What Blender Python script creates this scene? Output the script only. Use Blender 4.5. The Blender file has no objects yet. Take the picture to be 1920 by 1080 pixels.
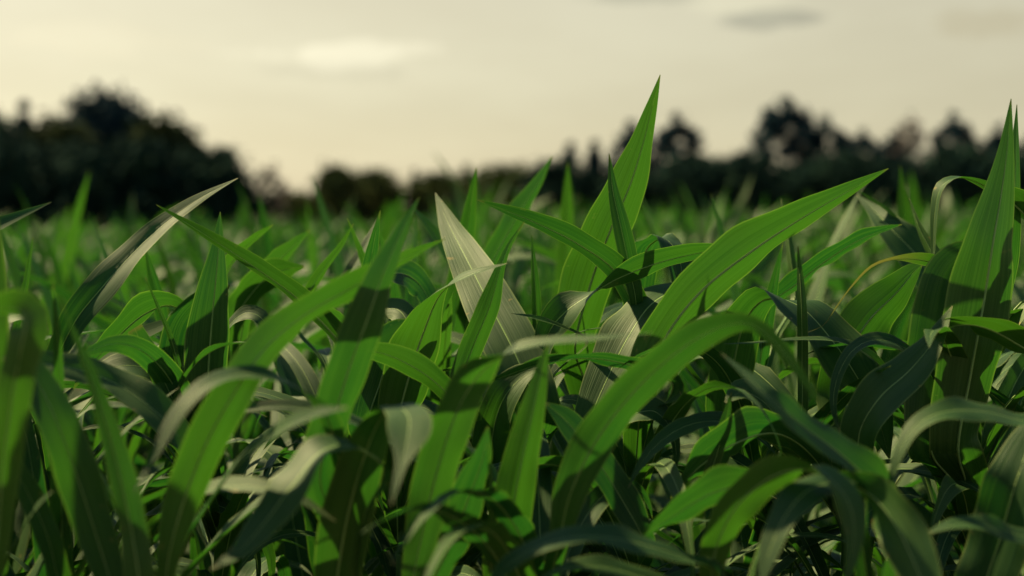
import bpy, math, random
import numpy as np
from mathutils import Vector

R = math.radians
rng = np.random.default_rng(7)
random.seed(7)
sc = bpy.context.scene
COL = sc.collection

# ------------------------------------------------------------------ camera
CAM_H = 1.45
FPX = 2667.0                 # 50 mm on a 36 mm sensor, 1920 px wide
HORIZON = 412.0
PITCH = math.atan((540 - HORIZON) / FPX)
cam_d = bpy.data.cameras.new('camera')
cam = bpy.data.objects.new('camera', cam_d)
COL.objects.link(cam)
cam.location = (0, 0, CAM_H)
cam.rotation_euler = (R(90) - PITCH, 0, 0)
cam_d.lens = 50
cam_d.sensor_width = 36
cam_d.clip_start = 0.05
cam_d.clip_end = 6000
cam_d.dof.use_dof = True
cam_d.dof.focus_distance = 2.05
cam_d.dof.aperture_fstop = 2.1
cam_d.dof.aperture_blades = 9
sc.camera = cam

# ------------------------------------------------------------------ light
SUN_EL, SUN_AZ = 47.0, -56.0     # azimuth from the viewing direction (+Y), negative = to the left
sun_dir = Vector((math.sin(R(SUN_AZ)) * math.cos(R(SUN_EL)), math.cos(R(SUN_AZ)) * math.cos(R(SUN_EL)), math.sin(R(SUN_EL))))
sun_l = bpy.data.lights.new('sun', 'SUN')
sun_l.energy = 5.0
sun_l.angle = R(1.2)
sun_l.color = (1.0, 0.84, 0.47)
sun = bpy.data.objects.new('sun', sun_l)
COL.objects.link(sun)
sun.rotation_euler = (-sun_dir).to_track_quat('-Z', 'Y').to_euler()

world = bpy.data.worlds.new('World')
sc.world = world
world.use_nodes = True


class NT:
    """small helper round a node tree"""
    def __init__(self, nt):
        self.nt = nt
        nt.nodes.clear()

    def n(self, typ, _in=None, **kw):
        nd = self.nt.nodes.new(typ)
        for k, v in kw.items():
            setattr(nd, k, v)
        for k, v in (_in or {}).items():
            self.set(nd.inputs[k], v)
        return nd

    def set(self, sock, v):
        if isinstance(v, bpy.types.NodeSocket):
            self.nt.links.new(v, sock)
        else:
            sock.default_value = v

    def math(self, op, a, b=0.0, c=None, clamp=False):
        nd = self.n('ShaderNodeMath', operation=op, use_clamp=clamp)
        self.set(nd.inputs[0], a)
        self.set(nd.inputs[1], b)
        if c is not None:
            self.set(nd.inputs[2], c)
        return nd.outputs[0]

    def mix(self, f, a, b, blend='MIX'):
        nd = self.n('ShaderNodeMix', data_type='RGBA', blend_type=blend)
        self.set(nd.inputs[0], f)
        self.set(nd.inputs[6], a)
        self.set(nd.inputs[7], b)
        return nd.outputs[2]

    def ramp(self, f, lo, hi, a=0.0, b=1.0):
        nd = self.n('ShaderNodeMapRange', interpolation_type='SMOOTHSTEP')
        self.set(nd.inputs[0], f)
        for i, v in ((1, lo), (2, hi), (3, a), (4, b)):
            self.set(nd.inputs[i], v)
        return nd.outputs[0]


def build_world():
    t = NT(world.node_tree)
    sky = t.n('ShaderNodeTexSky', sky_type='NISHITA')
    sky.sun_disc = False
    sky.sun_elevation = R(SUN_EL)
    sky.sun_rotation = R(SUN_AZ)
    sky.air_density = 1.0
    sky.dust_density = 1.2
    sky.ozone_density = 1.0
    sky.altitude = 100
    tc = t.n('ShaderNodeTexCoord')
    sep = t.n('ShaderNodeSeparateXYZ', {0: tc.outputs['Generated']})
    # warm haze low down, clear sky overhead
    hazy = t.ramp(sep.outputs[2], 0.14, 0.48, 1.0, 0.0)
    hs = t.n('ShaderNodeHueSaturation', {'Saturation': t.math('MULTIPLY_ADD', hazy, -0.55, 0.85), 'Color': sky.outputs[0]})
    warm = t.mix(hazy, t.mix(1.0, hs.outputs[0], (0.70, 0.86, 0.90, 1), 'MULTIPLY'), t.mix(1.0, hs.outputs[0], (1.0, 0.89, 0.62, 1), 'MULTIPLY'))
    z = t.math('MAXIMUM', sep.outputs[2], 0.02)
    # thin cloud sheet: the view direction met with a flat layer overhead
    zz = t.math('ADD', z, 0.10)
    u = t.math('DIVIDE', sep.outputs[0], zz)
    v = t.math('DIVIDE', sep.outputs[1], zz)
    cv = t.n('ShaderNodeCombineXYZ', {0: u, 1: v, 2: 3.7})
    mp = t.n('ShaderNodeMapping', {0: cv.outputs[0], 1: (2.1, 0.3, 0), 3: (0.8, 0.5, 1)})
    nz = t.n('ShaderNodeTexNoise', {'Vector': mp.outputs[0], 'Scale': 1.15, 'Detail': 6.0, 'Roughness': 0.55})
    veil = t.ramp(nz.outputs[0], 0.36, 0.66)
    warm = t.mix(t.math('MULTIPLY', veil, 0.22), warm, t.mix(1.0, warm, (0.70, 0.66, 0.60, 1), 'MULTIPLY'))
    # small separate clouds: soft flattened puffs broken up with noise
    mp2 = t.n('ShaderNodeMapping', {0: tc.outputs['Generated'], 3: (16, 16, 52)})
    nz2 = t.n('ShaderNodeTexNoise', {'Vector': mp2.outputs[0], 'Scale': 1.0, 'Detail': 6.0, 'Roughness': 0.62})
    edge = t.math('MULTIPLY', t.math('SUBTRACT', nz2.outputs[0], 0.5), 2.8)

    def puff(px, py, wx, wy, bright, amount):
        nonlocal warm
        ax = (px - 960) / FPX
        az = (HORIZON - py) / FPX
        dx = t.math('DIVIDE', t.math('SUBTRACT', t.math('DIVIDE', sep.outputs[0], t.math('MAXIMUM', sep.outputs[1], 0.05)), ax), wx / FPX)
        dz = t.math('DIVIDE', t.math('SUBTRACT', sep.outputs[2], az), wy / FPX)
        r = t.math('SQRT', t.math('ADD', t.math('MULTIPLY', dx, dx), t.math('MULTIPLY', dz, dz)))
        m = t.ramp(t.math('ADD', r, edge), 0.5, 1.05, 1.0, 0.0)
        m = t.math('MULTIPLY', m, amount)
        m = t.math('MULTIPLY', m, t.ramp(sep.outputs[1], 0.05, 0.2))
        warm = t.mix(m, warm, t.mix(1.0, warm, bright, 'MULTIPLY'))
    puff(640, 136, 170, 20, (0.84, 0.84, 0.84, 1), 0.5)
    puff(635, 106, 185, 30, (1.2, 1.2, 1.22, 1), 1.0)
    puff(180, 90, 200, 40, (1.06, 1.05, 1.04, 1), 0.6)
    puff(1420, 48, 110, 18, (0.66, 0.68, 0.70, 1), 0.9)
    puff(1190, 5, 130, 18, (0.72, 0.74, 0.74, 1), 0.8)
    puff(1380, 15, 110, 40, (1.14, 1.14, 1.12, 1), 0.7)
    puff(1830, 70, 150, 30, (0.88, 0.85, 0.80, 1), 0.7)
    bg = t.n('ShaderNodeBackground', {'Color': warm, 'Strength': 0.060})
    out = t.n('ShaderNodeOutputWorld')
    t.nt.links.new(bg.outputs[0], out.inputs[0])


build_world()
vs = sc.view_settings
sc.display_settings.display_device = 'sRGB'
vs.view_transform = 'Standard'
vs.look = 'None'
vs.exposure = 1.14
vs.gamma = 1.0
vs.use_curve_mapping = False
sc.cycles.max_bounces = 8
sc.cycles.transmission_bounces = 6
sc.cycles.use_denoising = True


# ------------------------------------------------------------------ materials
def new_mat(name):
    m = bpy.data.materials.new(name)
    m.use_nodes = True
    return m, NT(m.node_tree)


def leaf_material(name, top, under, glow, dry=0.0, fine=True, per='object'):
    m, t = new_mat(name)
    uv = t.n('ShaderNodeUVMap')
    sp = t.n('ShaderNodeSeparateXYZ', {0: uv.outputs[0]})
    u, v = sp.outputs[0], sp.outputs[1]
    oi = t.n('ShaderNodeObjectInfo')
    geo = t.n('ShaderNodeNewGeometry')
    if per == 'object':
        rnd = oi.outputs['Random']
    else:
        at = t.n('ShaderNodeAttribute', attribute_name='tone')
        rnd = at.outputs['Fac']
    # longitudinal veins, two scales
    seed = t.math('MULTIPLY', rnd, 37.0)
    c1 = t.n('ShaderNodeCombineXYZ', {0: t.math('MULTIPLY', u, 46.0), 1: t.math('MULTIPLY', v, 1.6), 2: seed})
    n1 = t.n('ShaderNodeTexNoise', {'Vector': c1.outputs[0], 'Scale': 1.0, 'Detail': 2.0})
    c2 = t.n('ShaderNodeCombineXYZ', {0: t.math('MULTIPLY', u, 13.0), 1: t.math('MULTIPLY', v, 0.9), 2: seed})
    n2 = t.n('ShaderNodeTexNoise', {'Vector': c2.outputs[0], 'Scale': 1.0, 'Detail': 1.0})
    veins = t.math('ADD', t.math('MULTIPLY', n1.outputs[0], 0.6), t.math('MULTIPLY', n2.outputs[0], 0.5))
    vs_ = t.ramp(veins, 0.47, 0.66)
    # slow blotches along the blade
    c3 = t.n('ShaderNodeCombineXYZ', {0: t.math('MULTIPLY', u, 1.5), 1: t.math('MULTIPLY', v, 5.0), 2: seed})
    n3 = t.n('ShaderNodeTexNoise', {'Vector': c3.outputs[0], 'Scale': 1.0, 'Detail': 3.0})
    k = t.math('ADD', t.math('MULTIPLY', rnd, 0.5), t.math('MULTIPLY', n3.outputs[0], 0.5))
    top_a = (top[0] * 0.50, top[1] * 0.72, top[2] * 1.1, 1)
    top_b = (top[0] * 1.5, top[1] * 1.3, top[2] * 0.95, 1)
    base = t.mix(t.ramp(k, 0.2, 0.8), top_a, top_b)
    base = t.mix(t.math('MULTIPLY', vs_, 0.55), base, (top[0] * 2.3, top[1] * 1.65, top[2] * 2.0, 1))
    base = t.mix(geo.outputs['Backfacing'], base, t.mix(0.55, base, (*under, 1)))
    glo = t.mix(t.ramp(k, 0.2, 0.8), (glow[0] * 0.45, glow[1] * 0.74, glow[2] * 1.5, 1), (glow[0] * 1.6, glow[1] * 1.2, glow[2], 1))
    glo = t.mix(t.math('MULTIPLY', vs_, 0.60), glo, (glow[0] * 1.7, glow[1] * 1.35, glow[2] * 1.5, 1))
    # pale midrib (v fades it toward the tip) and thin pale margin
    du = t.math('ABSOLUTE', t.math('SUBTRACT', u, 0.5))
    wrib = t.math('ADD', 0.012, t.math('MULTIPLY', t.math('SUBTRACT', 1.0, v), 0.022))
    rib = t.math('SUBTRACT', 1.0, t.math('SMOOTH_MIN', t.math('DIVIDE', du, wrib), 1.0, 0.3), clamp=True)
    rib = t.math('MULTIPLY', t.ramp(rib, 0.0, 0.6), 0.75)
    base = t.mix(rib, base, (0.20, 0.27, 0.10, 1))
    glo = t.mix(rib, glo, (0.17, 0.27, 0.05, 1))
    mar = t.ramp(du, 0.462, 0.49, 0.0, 0.7)
    base = t.mix(mar, base, (0.20, 0.26, 0.07, 1))
    glo = t.mix(mar, glo, (0.12, 0.26, 0.02, 1))  # rim-lit look of the edges put into the transmitted colour
    # worn, yellowed spots along the margins, dry tips
    n4 = t.n('ShaderNodeTexNoise', {'Vector': geo.outputs['Position'], 'Scale': 70.0, 'Detail': 3.0})
    spot = t.math('MULTIPLY', t.ramp(n4.outputs[0], 0.66, 0.74), t.ramp(du, 0.22, 0.46, 0.10, 0.85))
    base = t.mix(spot, base, (0.28, 0.22, 0.07, 1))
    tipd = t.ramp(t.math('ADD', v, t.math('MULTIPLY', t.math('SUBTRACT', n4.outputs[0], 0.5), 0.05)), 0.975 - 0.36 * dry, 1.0 - 0.24 * dry, 0.0, 0.45 + 0.35 * dry)
    base = t.mix(tipd, base, (0.24, 0.20, 0.07, 1))
    glo = t.mix(tipd, glo, (0.16, 0.14, 0.03, 1))
    rough = t.math('ADD', 0.38, t.math('MULTIPLY', n3.outputs[0], 0.22))
    rough = t.math('ADD', rough, t.math('MULTIPLY', geo.outputs['Backfacing'], 0.10))
    pr = t.n('ShaderNodeBsdfPrincipled', {'Base Color': base, 'Roughness': rough})
    pr.inputs['Specular IOR Level'].default_value = 0.42
    pr.inputs['Specular Tint'].default_value = (1.0, 0.97, 0.80, 1)
    tr = t.n('ShaderNodeBsdfTranslucent', {'Color': glo})
    if fine:
        bmp = t.n('ShaderNodeBump', {'Strength': 0.6, 'Distance': 0.0014, 'Height': t.math('ADD', veins, t.math('MULTIPLY', rib, 0.6))})
        t.nt.links.new(bmp.outputs[0], pr.inputs['Normal'])
        t.nt.links.new(bmp.outputs[0], tr.inputs['Normal'])
    mx = t.n('ShaderNodeMixShader', {0: 0.40})
    t.nt.links.new(pr.outputs[0], mx.inputs[1])
    t.nt.links.new(tr.outputs[0], mx.inputs[2])
    out = t.n('ShaderNodeOutputMaterial')
    t.nt.links.new(mx.outputs[0], out.inputs[0])
    return m


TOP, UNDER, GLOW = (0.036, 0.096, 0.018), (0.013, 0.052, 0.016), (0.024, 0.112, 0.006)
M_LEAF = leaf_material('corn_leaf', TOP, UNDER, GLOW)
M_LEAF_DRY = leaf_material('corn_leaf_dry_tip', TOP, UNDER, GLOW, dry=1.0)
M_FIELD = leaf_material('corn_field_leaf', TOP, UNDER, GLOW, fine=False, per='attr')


def plain_material(name, c1, c2, scale, rough=0.8, translucent=None, stretch=(1, 1, 1), bump=0.0, detail=4.0, spec=0.3):
    m, t = new_mat(name)
    tc = t.n('ShaderNodeTexCoord')
    mp = t.n('ShaderNodeMapping', {0: tc.outputs['Object'], 3: stretch})
    nz = t.n('ShaderNodeTexNoise', {'Vector': mp.outputs[0], 'Scale': scale, 'Detail': detail})
    oi = t.n('ShaderNodeObjectInfo')
    f = t.math('ADD', t.ramp(nz.outputs[0], 0.3, 0.7), t.math('MULTIPLY', t.math('SUBTRACT', oi.outputs['Random'], 0.5), 0.3), clamp=True)
    col = t.mix(f, (*c1, 1), (*c2, 1))
    pr = t.n('ShaderNodeBsdfPrincipled', {'Base Color': col, 'Roughness': rough})
    pr.inputs['Specular IOR Level'].default_value = spec
    if bump:
        b = t.n('ShaderNodeBump', {'Strength': 0.8, 'Distance': bump, 'Height': nz.outputs[0]})
        t.nt.links.new(b.outputs[0], pr.inputs['Normal'])
    out = t.n('ShaderNodeOutputMaterial')
    if translucent:
        tr = t.n('ShaderNodeBsdfTranslucent', {'Color': (*translucent, 1)})
        mx = t.n('ShaderNodeMixShader', {0: 0.3})
        t.nt.links.new(pr.outputs[0], mx.inputs[1])
        t.nt.links.new(tr.outputs[0], mx.inputs[2])
        t.nt.links.new(mx.outputs[0], out.inputs[0])
    else:
        t.nt.links.new(pr.outputs[0], out.inputs[0])
    return m


M_STALK = plain_material('corn_stalk', (0.05, 0.12, 0.03), (0.13, 0.20, 0.06), 30, 0.5, stretch=(1, 1, 0.1))
M_RIB = plain_material('corn_midrib', (0.26, 0.40, 0.12), (0.34, 0.46, 0.16), 20, 0.45, translucent=(0.40, 0.55, 0.10))
M_SOIL = plain_material('soil', (0.06, 0.042, 0.030), (0.16, 0.115, 0.085), 6, 0.95, bump=0.05, detail=9)
M_BARK = plain_material('bark', (0.030, 0.026, 0.022), (0.075, 0.062, 0.05), 3, 0.9, stretch=(1, 1, 0.2))
M_PALE_BARK = plain_material('pale_bark', (0.16, 0.12, 0.11), (0.24, 0.18, 0.16), 3, 0.9, stretch=(1, 1, 0.2))
M_TREE = {
    'dark': plain_material('leaves_dark', (0.007, 0.023, 0.020), (0.020, 0.046, 0.030), 0.5, 0.95, spec=0.05),
    'olive': plain_material('leaves_olive', (0.016, 0.032, 0.016), (0.042, 0.056, 0.020), 0.5, 0.95, spec=0.05),
    'blue': plain_material('leaves_blue', (0.007, 0.021, 0.030), (0.018, 0.042, 0.052), 0.5, 0.95, spec=0.05),
    'bush': plain_material('leaves_bush', (0.025, 0.045, 0.018), (0.065, 0.080, 0.022), 0.4, 0.95, spec=0.05),
}


# ------------------------------------------------------------------ mesh helpers
def mesh_from(name, V, F, mat, uv=None, tone=None, smooth=True):
    """V (n,3); F (m,4) quads; uv per vertex; tone per vertex"""
    me = bpy.data.meshes.new(name)
    V = np.asarray(V, dtype=np.float32)
    F = np.asarray(F, dtype=np.int32)
    k = F.shape[1]
    me.vertices.add(len(V))
    me.vertices.foreach_set('co', V.ravel())
    me.loops.add(F.size)
    me.loops.foreach_set('vertex_index', F.ravel())
    me.polygons.add(len(F))
    me.polygons.foreach_set('loop_start', np.arange(0, F.size, k, dtype=np.int32))
    me.polygons.foreach_set('loop_total', np.full(len(F), k, dtype=np.int32))
    if smooth:
        me.polygons.foreach_set('use_smooth', np.ones(len(F), dtype=bool))
    if uv is not None:
        l = me.uv_layers.new(name='UVMap')
        l.data.foreach_set('uv', np.asarray(uv, dtype=np.float32)[F.ravel()].ravel())
    if tone is not None:
        a = me.attributes.new('tone', 'FLOAT', 'POINT')
        a.data.foreach_set('value', np.asarray(tone, dtype=np.float32))
    me.materials.append(mat)
    me.update(calc_edges=True)
    return me


def link(name, data, parent=None, **props):
    o = bpy.data.objects.new(name, data)
    COL.objects.link(o)
    if parent is not None:
        o.parent = parent
    for k, v in props.items():
        o[k] = v
    return o


def catmull(P, n):
    """n points through the rows of P (any columns), centripetal-free uniform Catmull-Rom spaced by length"""
    P = np.asarray(P, float)
    L = np.concatenate([[0], np.cumsum(np.linalg.norm(np.diff(P[:, :3], axis=0), axis=1) + 1e-6)])
    t = np.linspace(0, L[-1], n)
    m = np.zeros_like(P)
    m[1:-1] = (P[2:] - P[:-2]) / (L[2:] - L[:-2])[:, None]
    m[0] = (P[1] - P[0]) / (L[1] - L[0])
    m[-1] = (P[-1] - P[-2]) / (L[-1] - L[-2])
    i = np.clip(np.searchsorted(L, t, side='right') - 1, 0, len(P) - 2)
    h = (L[i + 1] - L[i])[:, None]
    s = ((t - L[i]) / (L[i + 1] - L[i]))[:, None]
    return ((2 * s**3 - 3 * s**2 + 1) * P[i] + (s**3 - 2 * s**2 + s) * h * m[i]
            + (-2 * s**3 + 3 * s**2) * P[i + 1] + (s**3 - s**2) * h * m[i + 1])


def norm(a):
    return a / (np.linalg.norm(a, axis=-1, keepdims=True) + 1e-12)


def ribbon(P, W, width, na, fold, ruffle, waves, ph, curl=0.0):
    """leaf blade: spine P (n,3), width directions W (n,3), widths (n,), na strips across.
    returns verts, quads, uv and the frame"""
    n = len(P)
    T = norm(np.gradient(P, axis=0))
    W = norm(W - (W * T).sum(1, keepdims=True) * T)
    N = np.cross(T, W)
    v = np.linspace(0, 1, n)
    u = np.linspace(-1, 1, na + 1)
    a = np.abs(u)
    V = np.zeros((n, na + 1, 3))
    env = np.sin(np.pi * np.clip(v * 0.9 + 0.05, 0, 1)) ** 0.7
    for j in range(na + 1):
        half = width * 0.5
        # gutter: the halves rise from the midrib and level out at the margin
        up = (a[j] * np.sin(fold) - curl * a[j] ** 2 * np.sin(fold)) * half
        out = u[j] * np.cos(fold * (1 - 0.3 * a[j])) * half
        side = 0.0 if u[j] > 0 else 1.9
        rf = ruffle * env * a[j] ** 2.2 * width * (np.sin(v * waves * 2 * np.pi + ph + side) + 0.5 * np.sin(v * waves * 4.7 * np.pi + ph * 2.3 + side * 2))
        V[:, j] = P + W * out[:, None] + N * (up + rf)[:, None]
    uv = np.zeros((n, na + 1, 2))
    uv[:, :, 0] = (u * 0.5 + 0.5)[None]
    uv[:, :, 1] = v[:, None]
    idx = np.arange(n * (na + 1)).reshape(n, na + 1)
    F = np.stack([idx[:-1, :-1], idx[:-1, 1:], idx[1:, 1:], idx[1:, :-1]], -1).reshape(-1, 4)
    return V.reshape(-1, 3), F, uv.reshape(-1, 2), T, W, N


def tube(P, rad, k=8):
    P = np.asarray(P, float)
    T = norm(np.gradient(P, axis=0))
    ref = np.where(np.abs(T[:, 2:3]) > 0.9, np.array([[1.0, 0, 0]]), np.array([[0, 0, 1.0]]))
    A = norm(np.cross(T, ref))
    B = np.cross(T, A)
    an = np.linspace(0, 2 * np.pi, k, endpoint=False)
    V = P[:, None] + np.asarray(rad)[:, None, None] * (np.cos(an)[None, :, None] * A[:, None] + np.sin(an)[None, :, None] * B[:, None])
    n = len(P)
    i = np.arange(n * k).reshape(n, k)
    F = np.stack([i[:-1], np.roll(i[:-1], -1, 1), np.roll(i[1:], -1, 1), i[1:]], -1).reshape(-1, 4)
    return V.reshape(-1, 3), F


def rib_mesh(P, N, width, name='midrib'):
    """raised rounded rib along the underside of a blade"""
    n = len(P)
    r = np.clip(width * 0.030, 0.0007, 0.0026) * np.linspace(1.0, 0.35, n)
    V, F = tube((P - N * (r * 0.55)[:, None])[: int(n * 0.93)], r[: int(n * 0.93)], 5)
    return mesh_from(name, V, F, M_RIB)


# ------------------------------------------------------------------ terrain
def sstep(a, b, x):
    t = np.clip((np.asarray(x, float) - a) / (b - a), 0, 1)
    return t * t * (3 - 2 * t)


def ground_z(x, y):
    x = np.asarray(x, float)
    y = np.asarray(y, float)
    z = -1.9 * sstep(2, 24, -x) * sstep(12, 60, y)
    z = z + 0.35 * sstep(5, 25, x) * sstep(20, 60, y)
    return z


gx = np.concatenate([[-3000, -600, -150], np.linspace(-60, 60, 121), [150, 600, 3000]])
gy = np.concatenate([[-3000, -300, -40], np.linspace(-8, 6, 141), np.linspace(6.5, 140, 110), [300, 900, 4000]])
GX, GY = np.meshgrid(gx, gy, indexing='ij')
GZ = ground_z(GX, GY)
near = (np.abs(GX) < 8) & (GY > -6) & (GY < 20)
GZ = GZ + near * rng.normal(0, 0.018, GX.shape)
gi = np.arange(GX.size).reshape(GX.shape)
GF = np.stack([gi[:-1, :-1], gi[1:, :-1], gi[1:, 1:], gi[:-1, 1:]], -1).reshape(-1, 4)
link('ground', mesh_from('ground', np.stack([GX, GY, GZ], -1).reshape(-1, 3), GF, M_SOIL), kind='structure', label='bare brown soil of the field under the corn')

# ------------------------------------------------------------------ projecting the photograph's points to places in the field
CAM = np.array([0, 0, CAM_H])
C_R = np.array([1.0, 0, 0])
C_F = np.array([0, math.cos(PITCH), -math.sin(PITCH)])
C_U = np.array([0, math.sin(PITCH), math.cos(PITCH)])


def at(x, y, d):
    return CAM + d * (C_F + C_R * ((x - 960) / FPX) + C_U * ((540 - y) / FPX))


# ------------------------------------------------------------------ the corn: generic growth
def grown_leaf(z0, az, length, wid, el0, droop, bend, n, na, r):
    """a leaf that leaves the stalk at height z0; elevation el0 falls by droop along the blade"""
    s = np.linspace(0, 1, n)
    el = el0 - droop * s ** bend
    azs = az + r.normal(0, 0.25) * s ** 2
    ds = length / (n - 1)
    d = np.stack([np.cos(el) * np.cos(azs), np.cos(el) * np.sin(azs), np.sin(el)], -1)
    P = np.cumsum(d * ds, axis=0)
    P = P - P[0] + np.array([0.008 * math.cos(az), 0.008 * math.sin(az), z0])
    tw = r.normal(0, 0.5) * s ** 1.5 * 1.6
    side = np.stack([-np.sin(azs), np.cos(azs), np.zeros(n)], -1)
    up = np.cross(d, side)
    W = side * np.cos(tw)[:, None] + up * np.sin(tw)[:, None]
    w = wid * np.minimum(1, 0.55 + 1.6 * s) * np.clip(1 - s ** 2.6, 0, 1) ** 0.85
    w[-1] = 0.0008
    fold = np.full(n, r.uniform(0.3, 0.55)) * (1 - 0.5 * s) + 0.5 * np.exp(-s * 9)
    V, F, uv, T, W2, N = ribbon(P, W, w, na, fold, r.uniform(0.04, 0.13), r.uniform(2, 4.5), r.uniform(0, 6), 0.35)
    return V, F, uv, P, N, w


def grown_plan(r, h):
    """parameters of the leaves of one plant about h metres tall"""
    out = []
    az0 = r.uniform(0, 2 * np.pi)
    nl = r.integers(9, 13)
    for i in range(nl):
        f = i / (nl - 1)
        z0 = h * (0.10 + 0.64 * f)
        az = az0 + math.pi * (i % 2) + r.normal(0, 0.45)
        L = h * (0.42 + 0.36 * math.sin(math.pi * min(1, 0.25 + 0.75 * f))) * r.uniform(0.85, 1.15)
        if f > 0.86:
            L *= 0.85
        el0 = R(56 + 26 * f) + r.normal(0, 0.14)
        droop = R(r.uniform(60, 165)) * (1 - 0.5 * f) if f < 0.75 else R(r.uniform(5, 60))
        wid = r.uniform(0.044, 0.080) * (0.72 + 0.4 * math.sin(math.pi * f * 0.9)) * (0.8 if f > 0.86 else 1)
        out.append((z0, az, L, wid, el0, droop, r.uniform(1.3, 2.6)))
    return out


def stalk_mesh(h, r0=0.013):
    n = 14
    z = np.linspace(-0.02, h, n)
    P = np.stack([0.004 * np.sin(z * 9), 0.004 * np.cos(z * 7), z], -1)
    rad = r0 * (1 - 0.62 * z / h) * (1 + 0.10 * (np.arange(n) % 3 == 0))
    return mesh_from('stalk', *tube(P, rad, 8), M_STALK)


def merged(parts):
    Vs, Fs, Us, Ts, o = [], [], [], [], 0
    for V, F, uv, tone in parts:
        Vs.append(V); Fs.append(F + o); Us.append(uv); Ts.append(np.full(len(V), tone)); o += len(V)
    return np.concatenate(Vs), np.concatenate(Fs), np.concatenate(Us), np.concatenate(Ts)


# ------------------------------------------------------------------ the corn: plants in front, leaf by leaf
PLANTS = {}      # key -> dict(label, leaves)


def plant(key, label, stem=None):
    PLANTS[key] = dict(label=label, leaves=[], stem=stem)


def interp_list(vals, n):
    vals = list(vals)
    if len(vals) == 1:
        return np.full(n, float(vals[0]))
    return np.interp(np.linspace(0, 1, n), np.linspace(0, 1, len(vals)), vals)


def L(key, d, r, pts, side=None, fold=0.32, ruf=0.05, waves=3.0, dry=False, W=None):
    """one leaf: distances d and turns r along it, 'x,y,width ...' from base to tip.
    turn 0 = upper face to the viewer, 90 = upper face to the sky, 180 = underside to the viewer"""
    a = np.array([[float(q) for q in p.split(',')] for p in pts.split()])
    n = len(a)
    dd = interp_list(d, n)
    dd = np.where(dd < 2.05, 2.05 - (2.05 - dd) * 0.78, dd)
    rr = interp_list(r, n)
    if side is None:
        side = 1.0 if a[-1, 0] < a[0, 0] else -1.0
    P = np.array([at(x, y, z) for (x, y, _), z in zip(a, dd)])
    t2 = np.gradient(a[:, :2], axis=0)
    T = C_R[None] * t2[:, :1] - C_U[None] * t2[:, 1:2]
    V = norm(CAM[None] - P)
    A = norm(np.cross(V, T))
    rad = np.radians(rr)[:, None]
    Wd = np.cos(rad) * A + side * np.sin(rad) * V
    if W is not None:
        for i, w in W.items():
            Wd[i] = norm(np.array(w, float)[None])[0]
    a[:, 2] *= 0.67 if dd.mean() < 1.62 else 0.93
    real = a[:, 2] * dd / FPX / np.maximum(np.abs(np.cos(np.radians(rr))), 0.55)
    PLANTS[key]['leaves'].append(dict(P=P, W=Wd, w=real, fold=fold * 1.35, ruf=ruf * 1.5, waves=waves, dry=dry))


#HERO_BEGIN
plant('a', 'corn plant at the left picture edge with one broad dark blurred leaf curling over', (-40, 1.22))
L('a', [1.22, 1.12, 1.18], [170, 160, 120, 100], '-5,1010,70 5,880,92 20,760,100 38,660,100 48,605,95 30,580,70 -30,590,50 -90,640,4', side=1)
L('a', [1.5, 1.56], [170, 165], '-65,900,120 -78,620,190 -100,420,200 -125,270,150 -150,170,10', side=1)  # this and the next three stand off frame, added to block the sun
L('a', [1.45, 1.7], [170, 165], '-110,900,120 -190,580,190 -280,390,190 -370,280,120 -470,230,5', side=1)
L('a', [1.72, 1.76], [170, 165], '-65,800,120 -90,560,190 -120,390,190 -160,270,110 -190,190,5', side=1)
L('a', [1.28, 1.32], [170, 165], '-95,900,120 -110,620,190 -122,430,200 -130,300,150 -135,200,5', side=1)

plant('b', 'blurred corn plant in the lower left corner with a blue-green leaf showing a pale midrib', (235, 1.42))
L('b', [1.38, 1.34, 1.36], [15, 25, 40], '215,1120,80 182,1010,108 150,910,115 110,800,112 75,725,95 45,685,60 5,670,5', fold=0.2)
L('b', [1.28, 1.25, 1.24], [160, 150, 140], '262,1110,90 245,985,84 215,850,66 182,740,44 150,655,24 115,570,2', fold=0.4)
L('b', [1.52, 1.6, 1.58], [50, 45, 30], '30,700,20 70,682,38 140,692,52 210,716,60 275,758,64 325,805,55 365,870,5', side=-1)
L('b', [1.45, 1.4], [40, 30], '120,1120,60 90,1010,70 50,920,60 15,860,40 -30,800,4', fold=0.2)

plant('c', 'near corn plant with a long bright green leaf arching up rightward from the lower left', (318, 1.36))
L('c', [1.34, 1.30, 1.42, 1.6], [170, 160, 135, 120, 110], '312,1075,55 338,960,100 385,835,122 440,735,108 500,650,88 575,588,78 650,545,70 720,505,42 790,470,16 835,448,2', side=-1, fold=0.25)

plant('d', 'near corn plant whose dark broad leaf folds over, its cream tip hanging down', (655, 1.5))
L('d', [1.50, 1.46, 1.43, 1.39, 1.34, 1.27, 1.22, 1.18, 1.15, 1.13], [180, 180, 170, 20, 10], '630,1130,120 645,1000,150 672,890,135 705,800,105 735,762,88 765,778,88 766,815,66 754,865,38 742,910,20 733,948,3',
  W={0: (1, 0, 0), 1: (1, .1, 0), 2: (1, .2, .1), 3: (1, .2, .2), 4: (1, .1, .1), 5: (1, -.1, .0), 6: (1, -.1, -.1), 7: (1, 0, 0), 8: (1, 0, 0), 9: (1, 0, 0)}, fold=0.15, ruf=0.03)
L('d', [1.36, 1.24, 1.16], [110, 70, 45, 30, 20], '605,765,42 560,728,46 500,704,44 440,703,42 390,718,40 350,752,42 320,795,38 297,840,24 268,895,10 250,925,2', side=1, fold=0.15)
L('d', [1.38, 1.28, 1.25], [100, 70, 45, 40], '720,880,40 665,838,60 605,845,90 548,910,112 500,975,88 450,1032,45 395,1068,4', side=1, fold=0.15)
L('d', [1.45, 1.40, 1.48], [150, 150, 150], '600,900,90 622,800,112 655,690,120 688,600,104 716,520,82 748,445,44 770,400,18 786,370,2', side=-1, fold=0.3)

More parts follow.
